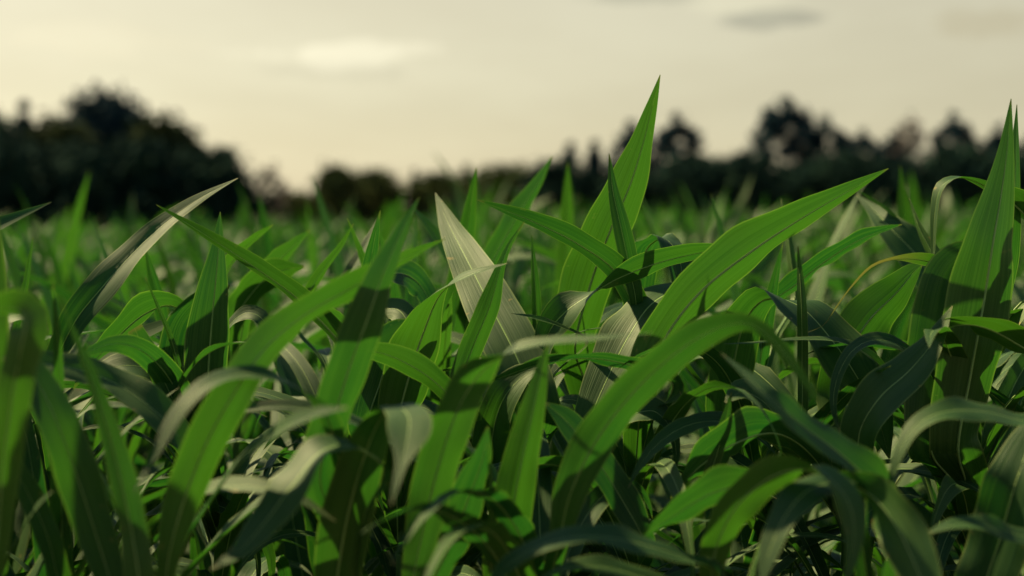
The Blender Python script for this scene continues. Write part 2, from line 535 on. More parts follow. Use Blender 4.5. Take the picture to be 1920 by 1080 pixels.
plant('f', 'near corn plant with a bright green blade bending into a pale blurred tip pointing right', (775, 1.48))
L('f', [1.45, 1.4, 1.36, 1.3], [180, 170, 160, 120, 75, 70, 75], '772,1110,60 792,1000,96 815,900,124 842,810,118 872,740,96 915,686,70 970,655,40 1040,640,30 1120,634,20 1225,624,2', side=-1, fold=0.2, ruf=0.08)
L('f', [1.5, 1.45], [150, 120], '800,1120,90 850,1010,110 880,930,90 905,860,60 915,800,4', fold=0.3, side=-1)

plant('g', 'near corn plant with a large arched green leaf, its narrow tip bent rightward', (1020, 1.6))
L('g', [1.5, 1.42, 1.36, 1.30, 1.28], [165, 160, 150, 140, 130, 140, 150], '1050,1010,60 1068,930,92 1110,840,112 1165,762,112 1225,698,104 1290,646,88 1350,614,64 1405,608,46 1455,645,42 1500,702,28 1545,768,2', side=-1, fold=0.25)
L('g', [1.58, 1.5, 1.5], [175, 170, 165], '945,1090,92 958,980,92 975,880,80 995,790,62 1012,715,36 1028,640,2', side=-1, fold=0.55)
L('g', [1.5, 1.42], [170, 160], '925,1090,20 922,980,18 920,900,14 915,830,2', side=-1)

plant('h', 'near corn plant at bottom centre with a pale leaf arching along the lower edge', (1380, 1.42))
L('h', [1.36, 1.26, 1.24], [80, 66, 58, 50], '1345,1075,50 1280,1045,58 1210,1022,62 1140,1008,60 1070,1008,56 1000,1028,50 945,1065,40 905,1120,10', side=1, fold=0.15)
L('h', [1.4, 1.3, 1.28, 1.25], [165, 150, 110, 60, 25, 20], '1335,1075,70 1365,975,98 1425,908,86 1490,880,66 1548,893,74 1588,935,74 1602,990,60 1596,1050,36 1580,1110,5', side=-1, fold=0.15, ruf=0.08)
L('h', [1.46, 1.42], [120, 125, 120], '1490,905,40 1410,905,68 1335,925,78 1262,968,62 1195,1012,4', side=1, ruf=0.08)
L('h', [1.36, 1.3], [60, 60], '1300,1130,40 1180,1075,50 1090,1062,40 1010,1085,4', side=1)

plant('i', 'near corn plant at lower right with a pale arched leaf hanging left', (1640, 1.46))
L('i', [1.36, 1.28, 1.25], [80, 55, 30, 20], '1615,912,30 1560,905,56 1508,925,76 1468,975,72 1442,1035,56 1425,1100,5', side=1, fold=0.12)
L('i', [1.38, 1.3, 1.25], [110, 140, 160, 165], '1585,912,50 1635,930,100 1680,985,128 1712,1050,130 1745,1130,90', side=-1, fold=0.2)
L('i', [1.44, 1.38, 1.34, 1.4], [60, 60, 65], '1680,985,60 1640,915,84 1575,850,80 1505,798,66 1440,742,46 1395,700,26 1352,662,2', side=1, fold=0.25)

plant('j', 'near corn plant in the lower right corner with two pale leaves arching left', (1935, 1.5))
L('j', [1.5, 1.42, 1.4], [80, 66, 40, 20], '1975,812,56 1900,785,60 1830,770,56 1765,774,50 1715,800,44 1685,850,32 1666,918,3', side=1, fold=0.12)
L('j', [1.42, 1.36, 1.34], [70, 62, 55], '1975,1030,46 1900,1000,46 1840,984,42 1785,984,30 1735,1002,3', side=1, fold=0.15)
L('j', [1.55, 1.5, 1.55], [20, 20, 25], '1845,1130,110 1878,1000,120 1908,895,108 1940,815,70 1985,745,4', side=-1, fold=0.2)

plant('k', 'tall corn plant in sharp focus whose upright central leaf rises highest against the sky', (1110, 2.3))
L('k', [2.2, 2.14, 2.12, 2.1], [150, 150, 145, 150], '1078,650,92 1108,530,106 1145,430,102 1180,350,82 1204,275,50 1222,205,26 1238,140,1.5', side=-1, fold=0.38, ruf=0.03)
L('k', [2.06, 2.02, 2.0], [170, 165, 160], '1192,580,26 1180,500,40 1164,425,38 1149,355,22 1142,288,1.5', side=1, fold=0.5, ruf=0.02)
L('k', [2.1, 2.0, 2.02], [135, 130, 125, 120], '1200,625,40 1158,515,50 1085,458,46 1005,418,32 945,394,17 895,375,1.5', side=1, fold=0.4, ruf=0.03)
L('k', [2.25, 2.2, 2.15, 2.12], [170, 160, 120, 60, 20, 15], '1195,620,60 1198,535,66 1212,468,62 1243,447,46 1270,475,52 1282,540,48 1280,620,12', side=-1, fold=0.2)

plant('l', 'corn plant in sharp focus with the broad silvery cream leaf standing tilted at the centre', (985, 2.2))
L('l', [2.0, 2.04, 2.13, 2.26, 2.35], [0, 5, 8], '1012,780,90 970,672,112 922,578,106 876,488,76 842,422,42 816,361,1.5', side=1, fold=0.12, ruf=0.03)
L('l', [1.98, 1.94, 1.94], [160, 160, 165], '858,745,40 884,658,52 918,575,46 938,505,22 956,458,11 983,416,1.5', side=-1, fold=0.5)
L('l', [2.05, 1.98, 2.0, 2.06], [40, 35, 45, 110, 125, 125, 120], '1008,705,36 1030,622,52 1066,580,58 1106,553,42 1152,525,38 1230,494,40 1312,474,30 1402,459,1.5', side=-1, fold=0.25)
L('l', [2.1, 2.0, 1.98], [30, 30, 50], '925,920,60 922,830,72 942,752,70 980,706,46 1020,690,4', side=-1)
L('l', [2.0, 1.9], [75, 70], '1100,640,9 1050,612,12 1000,596,9 958,588,1', side=1, fold=0.5)
L('l', [2.2, 2.15], [165, 165], '1008,720,24 1007,620,24 1003,530,17 997,440,1.5', side=1, fold=0.5)

plant('m', 'corn plant left of centre with a broad blade, its pale tip swept right', (745, 2.08))
L('m', [2.0, 1.95, 1.9, 1.86], [152, 150, 140, 100, 70, 70], '738,830,74 762,722,94 795,620,86 828,548,54 880,516,24 951,494,1.5', side=-1, fold=0.28)
L('m', [1.985], [165, 165], '690,800,80 712,720,98 735,655,95 765,628,70 805,620,4', side=-1, fold=0.2)  # added leaf, set behind the broad blade to cast shadow on it
L('m', [2.2, 2.3, 2.3], [55, 40, 20], '700,530,30 748,512,46 788,535,50 812,585,34 820,650,2', side=-1, fold=0.15)
L('m', [2.15, 2.05], [30, 15], '705,590,30 745,580,44 768,615,50 775,670,36 765,720,4', side=-1, fold=0.15)
L('m', [1.85, 1.75], [140, 150], '880,790,40 820,720,50 760,680,50 705,660,36 640,660,4', side=1)

plant('n', 'corn plant right of centre with a long broad blade reaching diagonally up to the right', (1190, 2.0))
L('n', [1.9, 1.9, 1.95, 2.02], [150, 140, 130, 130, 135], '1205,740,66 1240,645,86 1310,550,90 1410,470,84 1505,408,56 1588,360,27 1666,316,1.5', side=-1, fold=0.36, ruf=0.03)
L('n', [2.12, 2.0, 1.95], [80, 60, 30, 20], '1335,550,26 1275,545,48 1222,570,74 1178,632,90 1138,712,88 1102,795,64 1078,870,6', side=1, fold=0.15)
L('n', [1.86, 1.8, 1.84], [120, 115, 100], '1262,722,28 1200,690,30 1110,672,28 1022,681,24 950,704,17 888,729,1.5', side=1, fold=0.3, ruf=0.08)
L('n', [1.74, 1.7, 1.68], [35, 40], '1210,1020,40 1165,935,62 1110,850,60 1060,788,44 1020,755,4', side=1, fold=0.2)
L('n', [1.9, 1.85], [40, 30], '1150,800,40 1220,770,46 1256,800,26 1268,850,15 1262,890,2', side=-1)

plant('o', 'tall corn plant at the right edge with a broad upright leaf, shaded below', (1830, 2.05))
L('o', [1.94, 1.9, 1.94], [142, 142, 145], '1796,840,90 1818,710,122 1843,575,128 1861,460,100 1876,372,66 1888,285,32 1896,185,1.5', side=-1, fold=0.3, ruf=0.02)
L('o', [1.945], [165, 165], '1745,840,90 1765,700,140 1785,580,150 1798,520,130 1825,488,90 1870,478,4', side=-1, fold=0.2)  # added shadow caster close behind the upright leaf, darkening its lower half
L('o', [2.08, 2.02, 2.04], [150, 140], '1880,560,50 1898,440,44 1904,320,24 1907,196,1.5', side=-1, fold=0.5, ruf=0.02)
L('o', [2.05, 1.98, 2.0], [130, 110, 80, 40, 30], '1995,500,60 1915,395,50 1850,350,36 1798,333,24 1765,350,19 1753,400,15 1750,465,9 1745,540,1.5', side=1, fold=0.3)
L('o', [1.9, 1.85, 1.9], [120, 110, 100], '1960,690,40 1900,640,60 1830,610,50 1770,615,30 1715,650,2', side=1)

plant('p', 'corn plant right of centre with a leaf bending over into a wide grey-green drooping blade', (1420, 2.2))
L('p', [2.15, 2.12, 2.05, 2.0, 2.0], [165, 160, 130, 70, 35, 25, 20], '1362,780,80 1376,680,88 1398,600,78 1438,560,62 1500,575,84 1560,638,106 1610,712,96 1648,790,58 1668,860,4', side=-1, fold=0.15)
L('p', [2.0, 1.96, 1.96], [165, 165], '1500,790,24 1504,670,24 1503,585,22 1500,520,14 1496,462,1.5', side=1, fold=0.6, ruf=0.01)
L('p', [2.25, 2.2, 2.25], [125, 115], '1435,580,20 1490,535,32 1542,494,38 1602,455,28 1650,434,15 1692,421,1.5', side=-1, fold=0.35)
L('p', [2.35, 2.4], [165, 165], '1490,560,20 1482,480,18 1474,420,12 1464,372,1.5', side=1, fold=0.5)

plant('q', 'corn plant at right with a leaf ending in a thin dry yellow curled tip', (1770, 2.2))
L('q', [2.02, 1.98, 1.94], [120, 110, 95, 90], '1862,610,50 1815,530,54 1760,496,40 1700,485,28 1642,497,15 1600,535,8 1566,580,7 1545,610,6 1515,623,2', side=1, fold=0.3, dry=True)
L('q', [2.45, 2.5, 2.6], [35, 35], '1772,570,70 1722,484,78 1672,430,52 1640,396,26 1606,365,1.5', side=1, fold=0.25)
L('q', [2.5, 2.55], [95, 95], '1765,520,20 1680,412,18 1630,372,10 1583,344,1.5', side=1, fold=0.4)
L('q', [1.95, 1.88, 1.85], [80, 60, 30, 20], '1745,700,26 1700,654,24 1642,637,22 1598,658,24 1570,708,22 1563,762,14 1577,822,1.5', side=1, fold=0.2)
L('q', [1.98, 1.92, 1.9], [70, 75, 80], '1700,760,18 1645,680,22 1582,643,20 1500,637,16 1420,643,10 1357,645,1.5', side=1, fold=0.3, ruf=0.02)
L('q', [2.2, 2.25], [150, 150], '1775,560,30 1750,480,28 1725,430,14 1705,372,1.5', side=1, fold=0.45)

plant('r', 'corn plant at right with a twisted bluish leaf rising to a point', (1590, 2.05))
L('r', [1.86, 1.8, 1.82, 1.86], [30, 25, 30, 40], '1612,890,40 1612,810,78 1650,745,86 1705,695,76 1750,640,44 1786,573,1.5', side=-1, fold=0.25)
L('r', [2.1, 2.06, 2.1], [170, 165, 150, 130], '1560,740,60 1592,660,92 1632,598,100 1680,550,74 1712,512,34 1730,495,3', side=-1, fold=0.3)
L('r', [1.85, 1.75, 1.74], [120, 120, 110], '1505,838,30 1452,812,54 1385,828,70 1312,874,60 1258,935,3', side=1, ruf=0.1)
L('r', [1.75, 1.72], [165, 165], '1330,910,26 1345,850,28 1360,790,20 1372,735,2', side=-1, fold=0.5)
L('r', [1.85, 1.8], [60, 40], '1470,800,30 1430,752,40 1390,735,40 1360,755,4', side=1)

plant('s', 'corn plant at left with a long leaf reaching up right, cream on its widest part', (120, 2.12))
L('s', [2.02, 2.0, 2.04, 2.1], [36, 40, 45, 52], '95,715,44 138,608,52 195,535,64 252,472,50 310,418,33 372,374,19 446,334,1.5', side=-1, fold=0.3, ruf=0.03)
L('s', [2.1, 2.05, 2.0], [110, 110, 120], '365,610,20 322,573,46 272,588,64 222,630,58 172,682,32 138,730,2', side=1, fold=0.3)
L('s', [1.98, 1.92, 1.9], [65, 50, 40], '330,740,20 292,698,42 242,685,50 202,696,44 180,735,4', side=1, fold=0.15)
L('s', [2.3, 2.3], [165, 160], '30,640,16 42,570,16 52,510,10 62,445,1.5', side=-1, fold=0.5)
L('s', [2.0, 1.96], [60, 50], '-60,640,30 0,600,40 50,590,40 90,620,4', side=-1)

plant('t', 'corn plant at left with a broad green spear leaf standing upright, darkly shaded low down', (405, 2.08))
L('t', [1.98, 1.95, 1.98], [152, 150, 150], '384,830,70 389,710,88 396,612,84 404,530,60 410,460,27 413,397,1.5', side=-1, fold=0.35, ruf=0.02)
L('t', [1.985], [165, 165], '335,800,80 342,700,96 352,620,92 385,570,64 430,535,4', side=-1, fold=0.2)  # extra leaf put behind the spear leaf to shade its foot
L('t', [1.9, 1.85], [100, 95, 90], '330,760,20 360,690,30 410,652,30 470,641,4', side=-1)
L('t', [2.05, 2.0], [60, 30, 15], '425,620,14 458,588,24 490,596,30 512,645,16 518,690,2', side=-1, fold=0.2)
L('t', [1.95, 1.9], [165, 150], '340,700,10 322,640,12 298,580,8 272,520,1.5', side=1, fold=0.5)
L('t', [2.4, 2.35], [165, 160], '312,640,24 298,570,28 284,515,20 272,465,1.5', side=1, fold=0.5)
L('t', [1.9, 1.86], [30, 30], '330,760,40 300,700,44 268,650,44 252,615,30', side=1, fold=0.1)

plant('u', 'corn plant at left with a narrow leaf crossing leftward over the upright spear leaf', (650, 2.2))
L('u', [1.98, 1.92, 1.96], [120, 125, 130], '650,660,40 565,566,42 482,504,33 402,451,21 346,416,11 293,384,1.5', side=1, fold=0.4, ruf=0.02)
L('u', [2.3, 2.3], [140, 140], '555,600,14 600,515,19 640,460,11 663,419,1.5', side=-1, fold=0.4)
L('u', [2.4, 2.45], [40, 50], '612,580,16 660,505,20 690,450,13 710,408,1.5', side=-1, fold=0.4)

plant('v', 'slightly blurred corn plant behind the spear leaf with two slim leaves pointing up right', (440, 2.55))
L('v', [2.35, 2.35], [120, 120], '392,570,22 438,487,27 475,450,19 513,421,1.5', side=-1, fold=0.4)
L('v', [2.5, 2.55], [130, 130], '470,560,40 520,492,38 552,460,21 582,431,1.5', side=-1, fold=0.4)
L('v', [2.5, 2.45], [150, 130], '430,620,40 480,540,60 520,510,50 570,500,4', side=-1, fold=0.3)

plant('w', 'blurred corn plant behind the cream leaf with a green blade leaning up right', (880, 2.75))
L('w', [2.6, 2.65, 2.7], [140, 140], '885,575,46 926,486,48 972,402,40 1008,345,23 1036,292,1.5', side=-1, fold=0.35)
L('w', [2.6, 2.6], [45, 60], '870,540,26 835,470,24 800,420,15 770,385,1.5', side=1, fold=0.3)
L('w', [2.4, 2.45], [110, 110], '660,560,20 712,506,24 765,478,20 822,452,2', side=-1, fold=0.3)
#HERO_END


def build_plant(key, info, r):
    leaves = info['leaves']
    if info['stem'] is not None:
        sx, sd = info['stem']
        sd = 2.05 - (2.05 - sd) * 0.78 if sd < 2.05 else sd
        s = at(sx, 700, sd)[:2]
    else:
        s = np.mean([l['P'][0][:2] for l in leaves], axis=0)
    gz = float(ground_z(s[0], s[1]))
    root = link('corn_plant', None, label=info['label'], category='corn plant', group='corn plants at the near edge of the field')
    root.location = (s[0], s[1], gz)
    root.empty_display_size = 0.05
    base = np.array([s[0], s[1], gz])
    top = 0.5
    for l in leaves:
        P, W, w = l['P'] - base, l['W'], l['w']
        B = P[0]
        dist = float(np.hypot(B[0], B[1]))
        t0 = norm((P[1] - P[0])[None])[0]
        za = max(0.12, B[2] - max(0.16, 0.8 * dist))
        S = np.array([0, 0, za])
        Mid = np.array([B[0] * 0.45, B[1] * 0.45, za + (B[2] - za) * 0.62])
        top = max(top, za + 0.05)
        hd = norm((B - S)[None])[0]
        Ws = norm((np.cross(hd, np.array([0, 0, 1.0])) + 1e-4)[None])[0]
        if np.dot(Ws, W[0]) < 0:
            Ws = -Ws
        if abs(np.dot(Ws, W[0])) < 0.35:
            Ws = W[0]
        rows = np.vstack([np.hstack([S, Ws, w[0] * 0.55]), np.hstack([Mid, norm((Ws + W[0])[None])[0], w[0] * 0.85]),
                          np.hstack([P, W, w[:, None]])])
        C = catmull(rows, 54)
        ww = np.maximum(C[:, 6], 0.0006)
        s_ = np.linspace(0, 1, 54)
        fold = l['fold'] * (1 - 0.35 * s_) + 0.45 * np.exp(-s_ * 10)
        V, F, uv, T, W2, N = ribbon(C[:, :3], C[:, 3:6], ww, 8, fold, l['ruf'], l['waves'], r.uniform(0, 6), 0.35)
        lo = link('leaf', mesh_from('leaf', V, F, M_LEAF_DRY if l['dry'] else M_LEAF, uv), root)
        link('midrib', rib_mesh(C[:, :3], N, ww), lo)
    # drooping lower leaves of the same plant
    az0 = r.uniform(0, 6)
    for i in range(6):
        z0 = 0.22 + 0.09 * i
        V, F, uv, P, N, w = grown_leaf(z0, az0 + math.pi * (i % 2) + r.normal(0, 0.4), r.uniform(0.42, 0.6), r.uniform(0.055, 0.075),
                                       R(r.uniform(48, 66)), R(r.uniform(70, 130)), r.uniform(1.2, 2.0), 22, 6, r)
        lo = link('leaf', mesh_from('leaf', V, F, M_LEAF, uv), root)
        link('midrib', rib_mesh(P, N, w), lo)
    # narrow arching leaves in the crowded upper part
    for i in range(18 if s[1] > 1.68 else 9):
        z0 = r.uniform(0.70, 1.10) if s[1] > 1.68 else r.uniform(0.45, 0.8)
        V, F, uv, P, N, w = grown_leaf(z0, r.uniform(0, 6.283), r.uniform(0.28, 0.52), r.uniform(0.022, 0.050),
                                       R(r.uniform(45, 75)), R(r.uniform(70, 170)), r.uniform(1.3, 2.4), 26, 6, r)
        lo = link('leaf', mesh_from('leaf', V, F, M_LEAF, uv), root)
        link('midrib', rib_mesh(P, N, w), lo)
        top = max(top, z0 + 0.03)
    link('stalk', stalk_mesh(top), root)
    return s


hero_pos = []
for i, (k, info) in enumerate(PLANTS.items()):
    hero_pos.append(build_plant(k, info, np.random.default_rng(100 + i)))
hero_pos = np.array(hero_pos) if hero_pos else np.zeros((0, 2))

# ------------------------------------------------------------------ the corn: rows behind
def proto_parts(seed, h, n, na):
    r = np.random.default_rng(seed)
    return [grown_leaf(*a, n, na, r) for a in grown_plan(r, h)]


NP = 10
PROTO = []
for i in range(NP):
    h = 1.17 + 0.03 * (i % 4)
    ls = proto_parts(500 + i, h, 22, 6)
    fine = [(mesh_from('leaf', V, F, M_LEAF, uv), rib_mesh(P, N, w)) for V, F, uv, P, N, w in ls]
    st = stalk_mesh(h * 0.72)
    lo = proto_parts(500 + i, h, 11, 4)
    V, F, uv, to = merged([(q[0], q[1], q[2], rng.uniform(0, 1)) for q in lo])
    PROTO.append(dict(fine=fine, stalk=st, coarse=mesh_from('corn_plant', V, F, M_FIELD, uv, to)))

# positions in rows
ROW_A = R(24)
rx, ry = np.array([math.cos(ROW_A), -math.sin(ROW_A)]), np.array([math.sin(ROW_A), math.cos(ROW_A)])
ii, jj = np.meshgrid(np.arange(-220, 221), np.arange(-80, 720), indexing='ij')
pos = ii.ravel()[:, None] * 0.62 * rx + jj.ravel()[:, None] * 0.155 * ry
pos = pos + rng.normal(0, 0.045, pos.shape)
X, Y = pos[:, 0], pos[:, 1]
lim = 0.36 * Y
side_d = np.abs(X) - lim            # how far beside the frame
FAR = 96
keep = (Y > 1.35) & (Y < FAR) & (side_d < 2.5 + 0.03 * Y)
behind = pos[(np.abs(X) < 3.2) & (Y > -3.0) & (Y < -0.9)]      # the rows go on behind the viewer
pos = pos[keep]; side_d = side_d[keep]
if len(hero_pos):
    dh = np.min(np.linalg.norm(pos[:, None] - hero_pos[None], axis=2), axis=1)
    keep = ~((pos[:, 1] < 2.45) & (dh < 0.16))
    pos = pos[keep]; side_d = side_d[keep]
order = np.argsort(pos[:, 1])
pos = pos[order]; side_d = side_d[order]
inview = side_d < 0.30
ids = np.where(inview)[0][:262]
ind = np.zeros(len(pos), bool)
ind[ids] = True
print('individual corn plants', ind.sum(), 'to', pos[ids[-1], 1], 'rest', (~ind).sum(), 'hero', len(PLANTS))

for q in ids:
    x, y = pos[q]
    p = PROTO[int(rng.integers(NP))]
    d = y
    # plants between the camera and the sharp leaves stay low
    hs = rng.normal(1.0, 0.09) + (rng.uniform(0.05, 0.15) if rng.random() < 0.10 else 0)
    if d < 2.5:
        hs = 0.90 + 0.10 * max(0, (d - 1.35) / 1.15) + rng.normal(0, 0.03)
    if d < 2.0 and x > 0.05:
        hs -= 0.17
    if x < -1.2 and d > 4:
        hs *= 0.92
    if d < 9:
        hs = min(hs, 1.04 if d < 4 else 1.07)
    root = link('corn_plant', None, category='corn plant', group='corn plants in the rows behind')
    col_px = 960 + x / y * FPX
    where = next(w for lim_px, w in ((230, 'before the spire tree of the left wood'), (470, 'before the right flank of the left wood'),
                                     (640, 'before the bare shrub'), (990, 'before the low distant bushes'),
                                     (1210, 'before the twin spire trees'), (1420, 'before the lone round crowned tree'),
                                     (1650, 'before the tallest spreading tree'), (9999, 'before the right end of the tree line')) if col_px < lim_px)
    row = 'low corn plant in the nearest rows' if d < 2.5 else 'corn plant in the first sharp rows' if d < 4 else 'blurred corn plant in the middle rows' if d < 6.5 else 'small blurred corn plant farther back'
    root['label'] = row + ' ' + where
    root.location = (x, y, float(ground_z(x, y)))
    root.rotation_euler = (rng.normal(0, 0.05), rng.normal(0, 0.05), rng.uniform(0, 6.283))
    root.scale = (min(1, hs + 0.1), min(1, hs + 0.1), hs)
    root.empty_display_size = 0.05
    near = d < 4.5
    for me, rib in p['fine']:
        lo = link('leaf', me, root)
        if near:
            link('midrib', rib, lo)
    link('stalk', p['stalk'], root)

# everything farther, and beside the frame, as one mass
rest = np.concatenate([pos[~ind], behind])


def lod(seed, level):
    r = np.random.default_rng(seed)
    h = 1.18 + 0.03 * (seed % 4)
    pl = grown_plan(r, h)
    if level == 1:
        pl = pl[2:]
        ls = [grown_leaf(*a[:3], a[3] * 1.5, *a[4:], 8, 2, r) for a in pl]
    else:
        pl = pl[4:]
        ls = [grown_leaf(a[0], a[1], a[2], a[3] * 2.0, *a[4:], 5, 1, r) for a in pl]
    return merged([(q[0], q[1], q[2], r.uniform(0, 1)) for q in ls])


LODS = {1: [lod(900 + i, 1) for i in range(8)], 2: [lod(950 + i, 2) for i in range(8)]}
Vs, Fs, Us, Ts, off = [], [], [], [], 0
for x, y in rest:
    if y > 45 and rng.random() < 0.45:
        continue
    V, F, uv, to = LODS[1 if y < 24 else 2][int(rng.integers(8))]
    a = rng.uniform(0, 6.283)
    c, s = math.cos(a), math.sin(a)
    k = rng.normal(1.0, 0.09) + (rng.uniform(0.05, 0.15) if rng.random() < 0.08 else 0)
    if x < -1.2 and y > 4:
        k *= 0.91
    if 0 < y < 3.0 and x < -0.36 * y - 0.75:
        k *= 1.32         # unseen plants beside the frame, stretched taller to shade the left foreground
    Vr = np.empty_like(V)
    Vr[:, 0] = V[:, 0] * c - V[:, 1] * s + x
    Vr[:, 1] = V[:, 0] * s + V[:, 1] * c + y
    Vr[:, 2] = V[:, 2] * k + float(ground_z(x, y))
    Vs.append(Vr); Fs.append(F + off); Us.append(uv); Ts.append(np.clip(to + rng.normal(0, 0.15), 0, 1)); off += len(V)
link('corn_field', mesh_from('corn_field', np.concatenate(Vs), np.concatenate(Fs), M_FIELD, np.concatenate(Us), np.concatenate(Ts)),
     kind='stuff', label='dense mass of green corn stretching away to the trees', category='corn field')
print('field quads', sum(len(f) for f in Fs))


# ------------------------------------------------------------------ trees along the far side
def make_tree(name, label, px, ytop, dist, width_px, mat='dark', shape='round', base_y=None, dense=1.0, trunk=0.35, group=None, bark=M_BARK, seed=0):
    r = np.random.default_rng(3000 + seed)
    x = (px - 960) / FPX * dist
    gz = float(ground_z(x, dist))
    ztop = CAM_H + (HORIZON - ytop) / FPX * dist
    h = (ztop - gz) * (1.06 if shape == 'round' and dense > 1.1 else 1.0)
    rad = width_px / FPX * dist / 2 * (1.3 if dense > 1.1 and shape == 'round' else 1.05)
    root = link(name, None, label=label, category='bush' if 'bush' in name or 'shrub' in name else 'tree')
    if group:
        root['group'] = group
    root.location = (x, dist, gz)
    # trunk and limbs
    z0 = h * trunk
    tr = []
    n = 8
    zz = np.linspace(-0.3, h * 0.86, n)
    lean = r.normal(0, 0.02, 2)
    P = np.stack([lean[0] * zz + 0.1 * np.sin(zz * 0.7 + seed), lean[1] * zz, zz], -1)
    r0 = 0.02 * h + 0.03
    parts = [tube(P, r0 * (1 - 0.88 * np.linspace(0, 1, n)), 7)]
    clumps = []
    nl = int((30 if shape != 'cone' else 26) * (1.2 if dense > 1.1 else 1))
    for i in range(nl):
        f = (i + r.uniform(0, 1)) / nl
        zb = z0 * 0.8 + (h * 0.84 - z0 * 0.8) * f
        a = i * 2.4 + r.normal(0, 0.4)
        if shape == 'cone':
            rr = rad * (1 - f) ** 0.8 * r.uniform(0.75, 1.1) + 0.1
            up = -0.05 * rr
        elif shape == 'vase':
            rr = rad * (0.25 + 0.8 * f) * r.uniform(0.35, 1.15)
            up = rr * 0.6
        else:
            rr = rad * math.sin(math.pi * (0.22 + 0.68 * f)) * r.uniform(0.65, 1.1)
            up = rr * 0.35
        e = np.array([math.cos(a) * rr, math.sin(a) * rr, min(zb + up, h * 0.95)])
        s = np.array([np.interp(zb, zz, P[:, 0]), np.interp(zb, zz, P[:, 1]), zb])
        m = (s + e) / 2 + np.array([0, 0, 0.12 * rr])
        c = catmull(np.array([s, m, e]), 6)
        parts.append(tube(c, r0 * 0.42 * (1 - 0.5 * f) * np.linspace(1, 0.15, 6), 5))
        clumps += [(e * np.array([0.85, 0.85, 1]), 1.0), (m * 0.7 + e * 0.3 + r.normal(0, rad * 0.1, 3), 0.9)]
        if shape == 'bare':
            for _ in range(16):
                d = norm(np.array([math.cos(a), math.sin(a), 1.1]) + r.normal(0, 0.5, 3))
                c2 = catmull(np.array([m, m * 0.4 + e * 0.6 + d * rad * 0.25, e + d * rad * 0.55]), 5)
                parts.append(tube(c2, r0 * 0.22 * np.linspace(1, 0.2, 5), 4))
    Vb, Fb, o = [], [], 0
    for V, F in parts:
        Vb.append(V); Fb.append(F + o); o += len(V)
    link('trunk', mesh_from('trunk', np.concatenate(Vb), np.concatenate(Fb), bark), root)
    # crown: leaf sprays scattered through clumps at the limb ends
    clumps.append((np.array([P[-1, 0], P[-1, 1], h * 0.93]), 0.55 if shape == 'cone' else 0.9))
    cs = []
    for c, k in clumps:
        cr = rad * ((0.52 if dense > 1.1 else 0.24) if shape != 'cone' else 0.34) * k * r.uniform(0.75, 1.2)
        cr = min(cr, max(0.25, h - c[2]) if shape == 'cone' else 9)
        c = np.array([c[0], c[1], min(c[2], h - 0.75 * cr)])
        m = int(150 * dense * (0.62 if dense <= 1.1 else 1.0) * (1.0 if shape != 'bare' else 0.12))
        d = norm(r.normal(0, 1, (m, 3)))
        q = c + d * (cr * np.minimum(1.5, 0.25 + np.abs(r.normal(0, 0.5, m))))[:, None] * np.array([1, 1, 0.85])
        cs.append(q)
    Q = np.concatenate(cs)
    Q = Q[(Q[:, 2] < h * 1.06) & (Q[:, 2] > 0.1)]
    m = len(Q)
    size = (0.012 * h + (0.10 if dense > 1.1 else 0.06)) * r.uniform(0.7, 1.5, m)[:, None]
    a = norm(r.normal(0, 1, (m, 3)))
    b = norm(np.cross(a, r.normal(0, 1, (m, 3))))
    c = np.cross(a, b)
    bend = a * size * 0.35
    V = np.stack([Q - b * size * 1.3, Q + c * size * 0.6 + bend, Q + b * size * 1.3, Q - c * size * 0.6 + bend], 1).reshape(-1, 3)
    F = np.arange(4 * m).reshape(m, 4)
    link('crown', mesh_from('crown', V, F, M_TREE[mat], smooth=False), root)
    return root


#TREES_BEGIN
# the wood at left
LW = 'trees of the dark wood at left'
for i, (px, yt, d, w, mt, sh, lab) in enumerate([
    (-30, 225, 98, 150, 'dark', 'round', 'dark tree cut by the left picture edge in the wood'),
    (48, 178, 104, 78, 'blue', 'cone', 'narrow dark spire shaped tree, tallest at the left of the wood'),
    (118, 236, 100, 120, 'olive', 'round', 'dark olive tree just right of the spire tree in the left wood'),
    (205, 190, 106, 150, 'blue', 'round', 'tall round bluish dark tree in the middle of the left wood'),
    (300, 232, 99, 130, 'olive', 'round', 'broad olive green tree right of the tall round tree in the left wood'),
    (345, 258, 101, 80, 'dark', 'round', 'dark steep sided tree at the right flank of the left wood'),
    (425, 288, 108, 66, 'dark', 'round', 'smaller dark round tree standing right of the left wood'),
]):
    make_tree('broadleaf_tree' if sh == 'round' else 'spire_tree', lab, px, yt, d, w, mt, sh, dense=1.5, trunk=0.12, group=LW, seed=i)
for i, (px, yt, d, w, mt, lab) in enumerate([
    (20, 285, 94, 150, 'dark', 'dark undergrowth bush below the spire tree at far left'),
    (150, 290, 94, 160, 'dark', 'dark bush at the foot of the olive tree in the left wood'),
    (270, 285, 94, 150, 'dark', 'dark bush at the foot of the broad tree in the left wood'),
    (375, 300, 94, 130, 'dark', 'dark bush at the right foot of the left wood'),
    (452, 350, 96, 60, 'dark', 'low dark bush where the left wood ends'),
]):
    make_tree('undergrowth_bush', lab, px, yt, d, w, mt, 'round', dense=1.3, trunk=0.0, group='bushes under the left wood', seed=20 + i)
make_tree('bare_shrub', 'thin bare pinkish shrub at the right end of the left wood', 508, 292, 100, 56, 'dark', 'bare', dense=0.5, trunk=0.3, bark=M_PALE_BARK, seed=30)
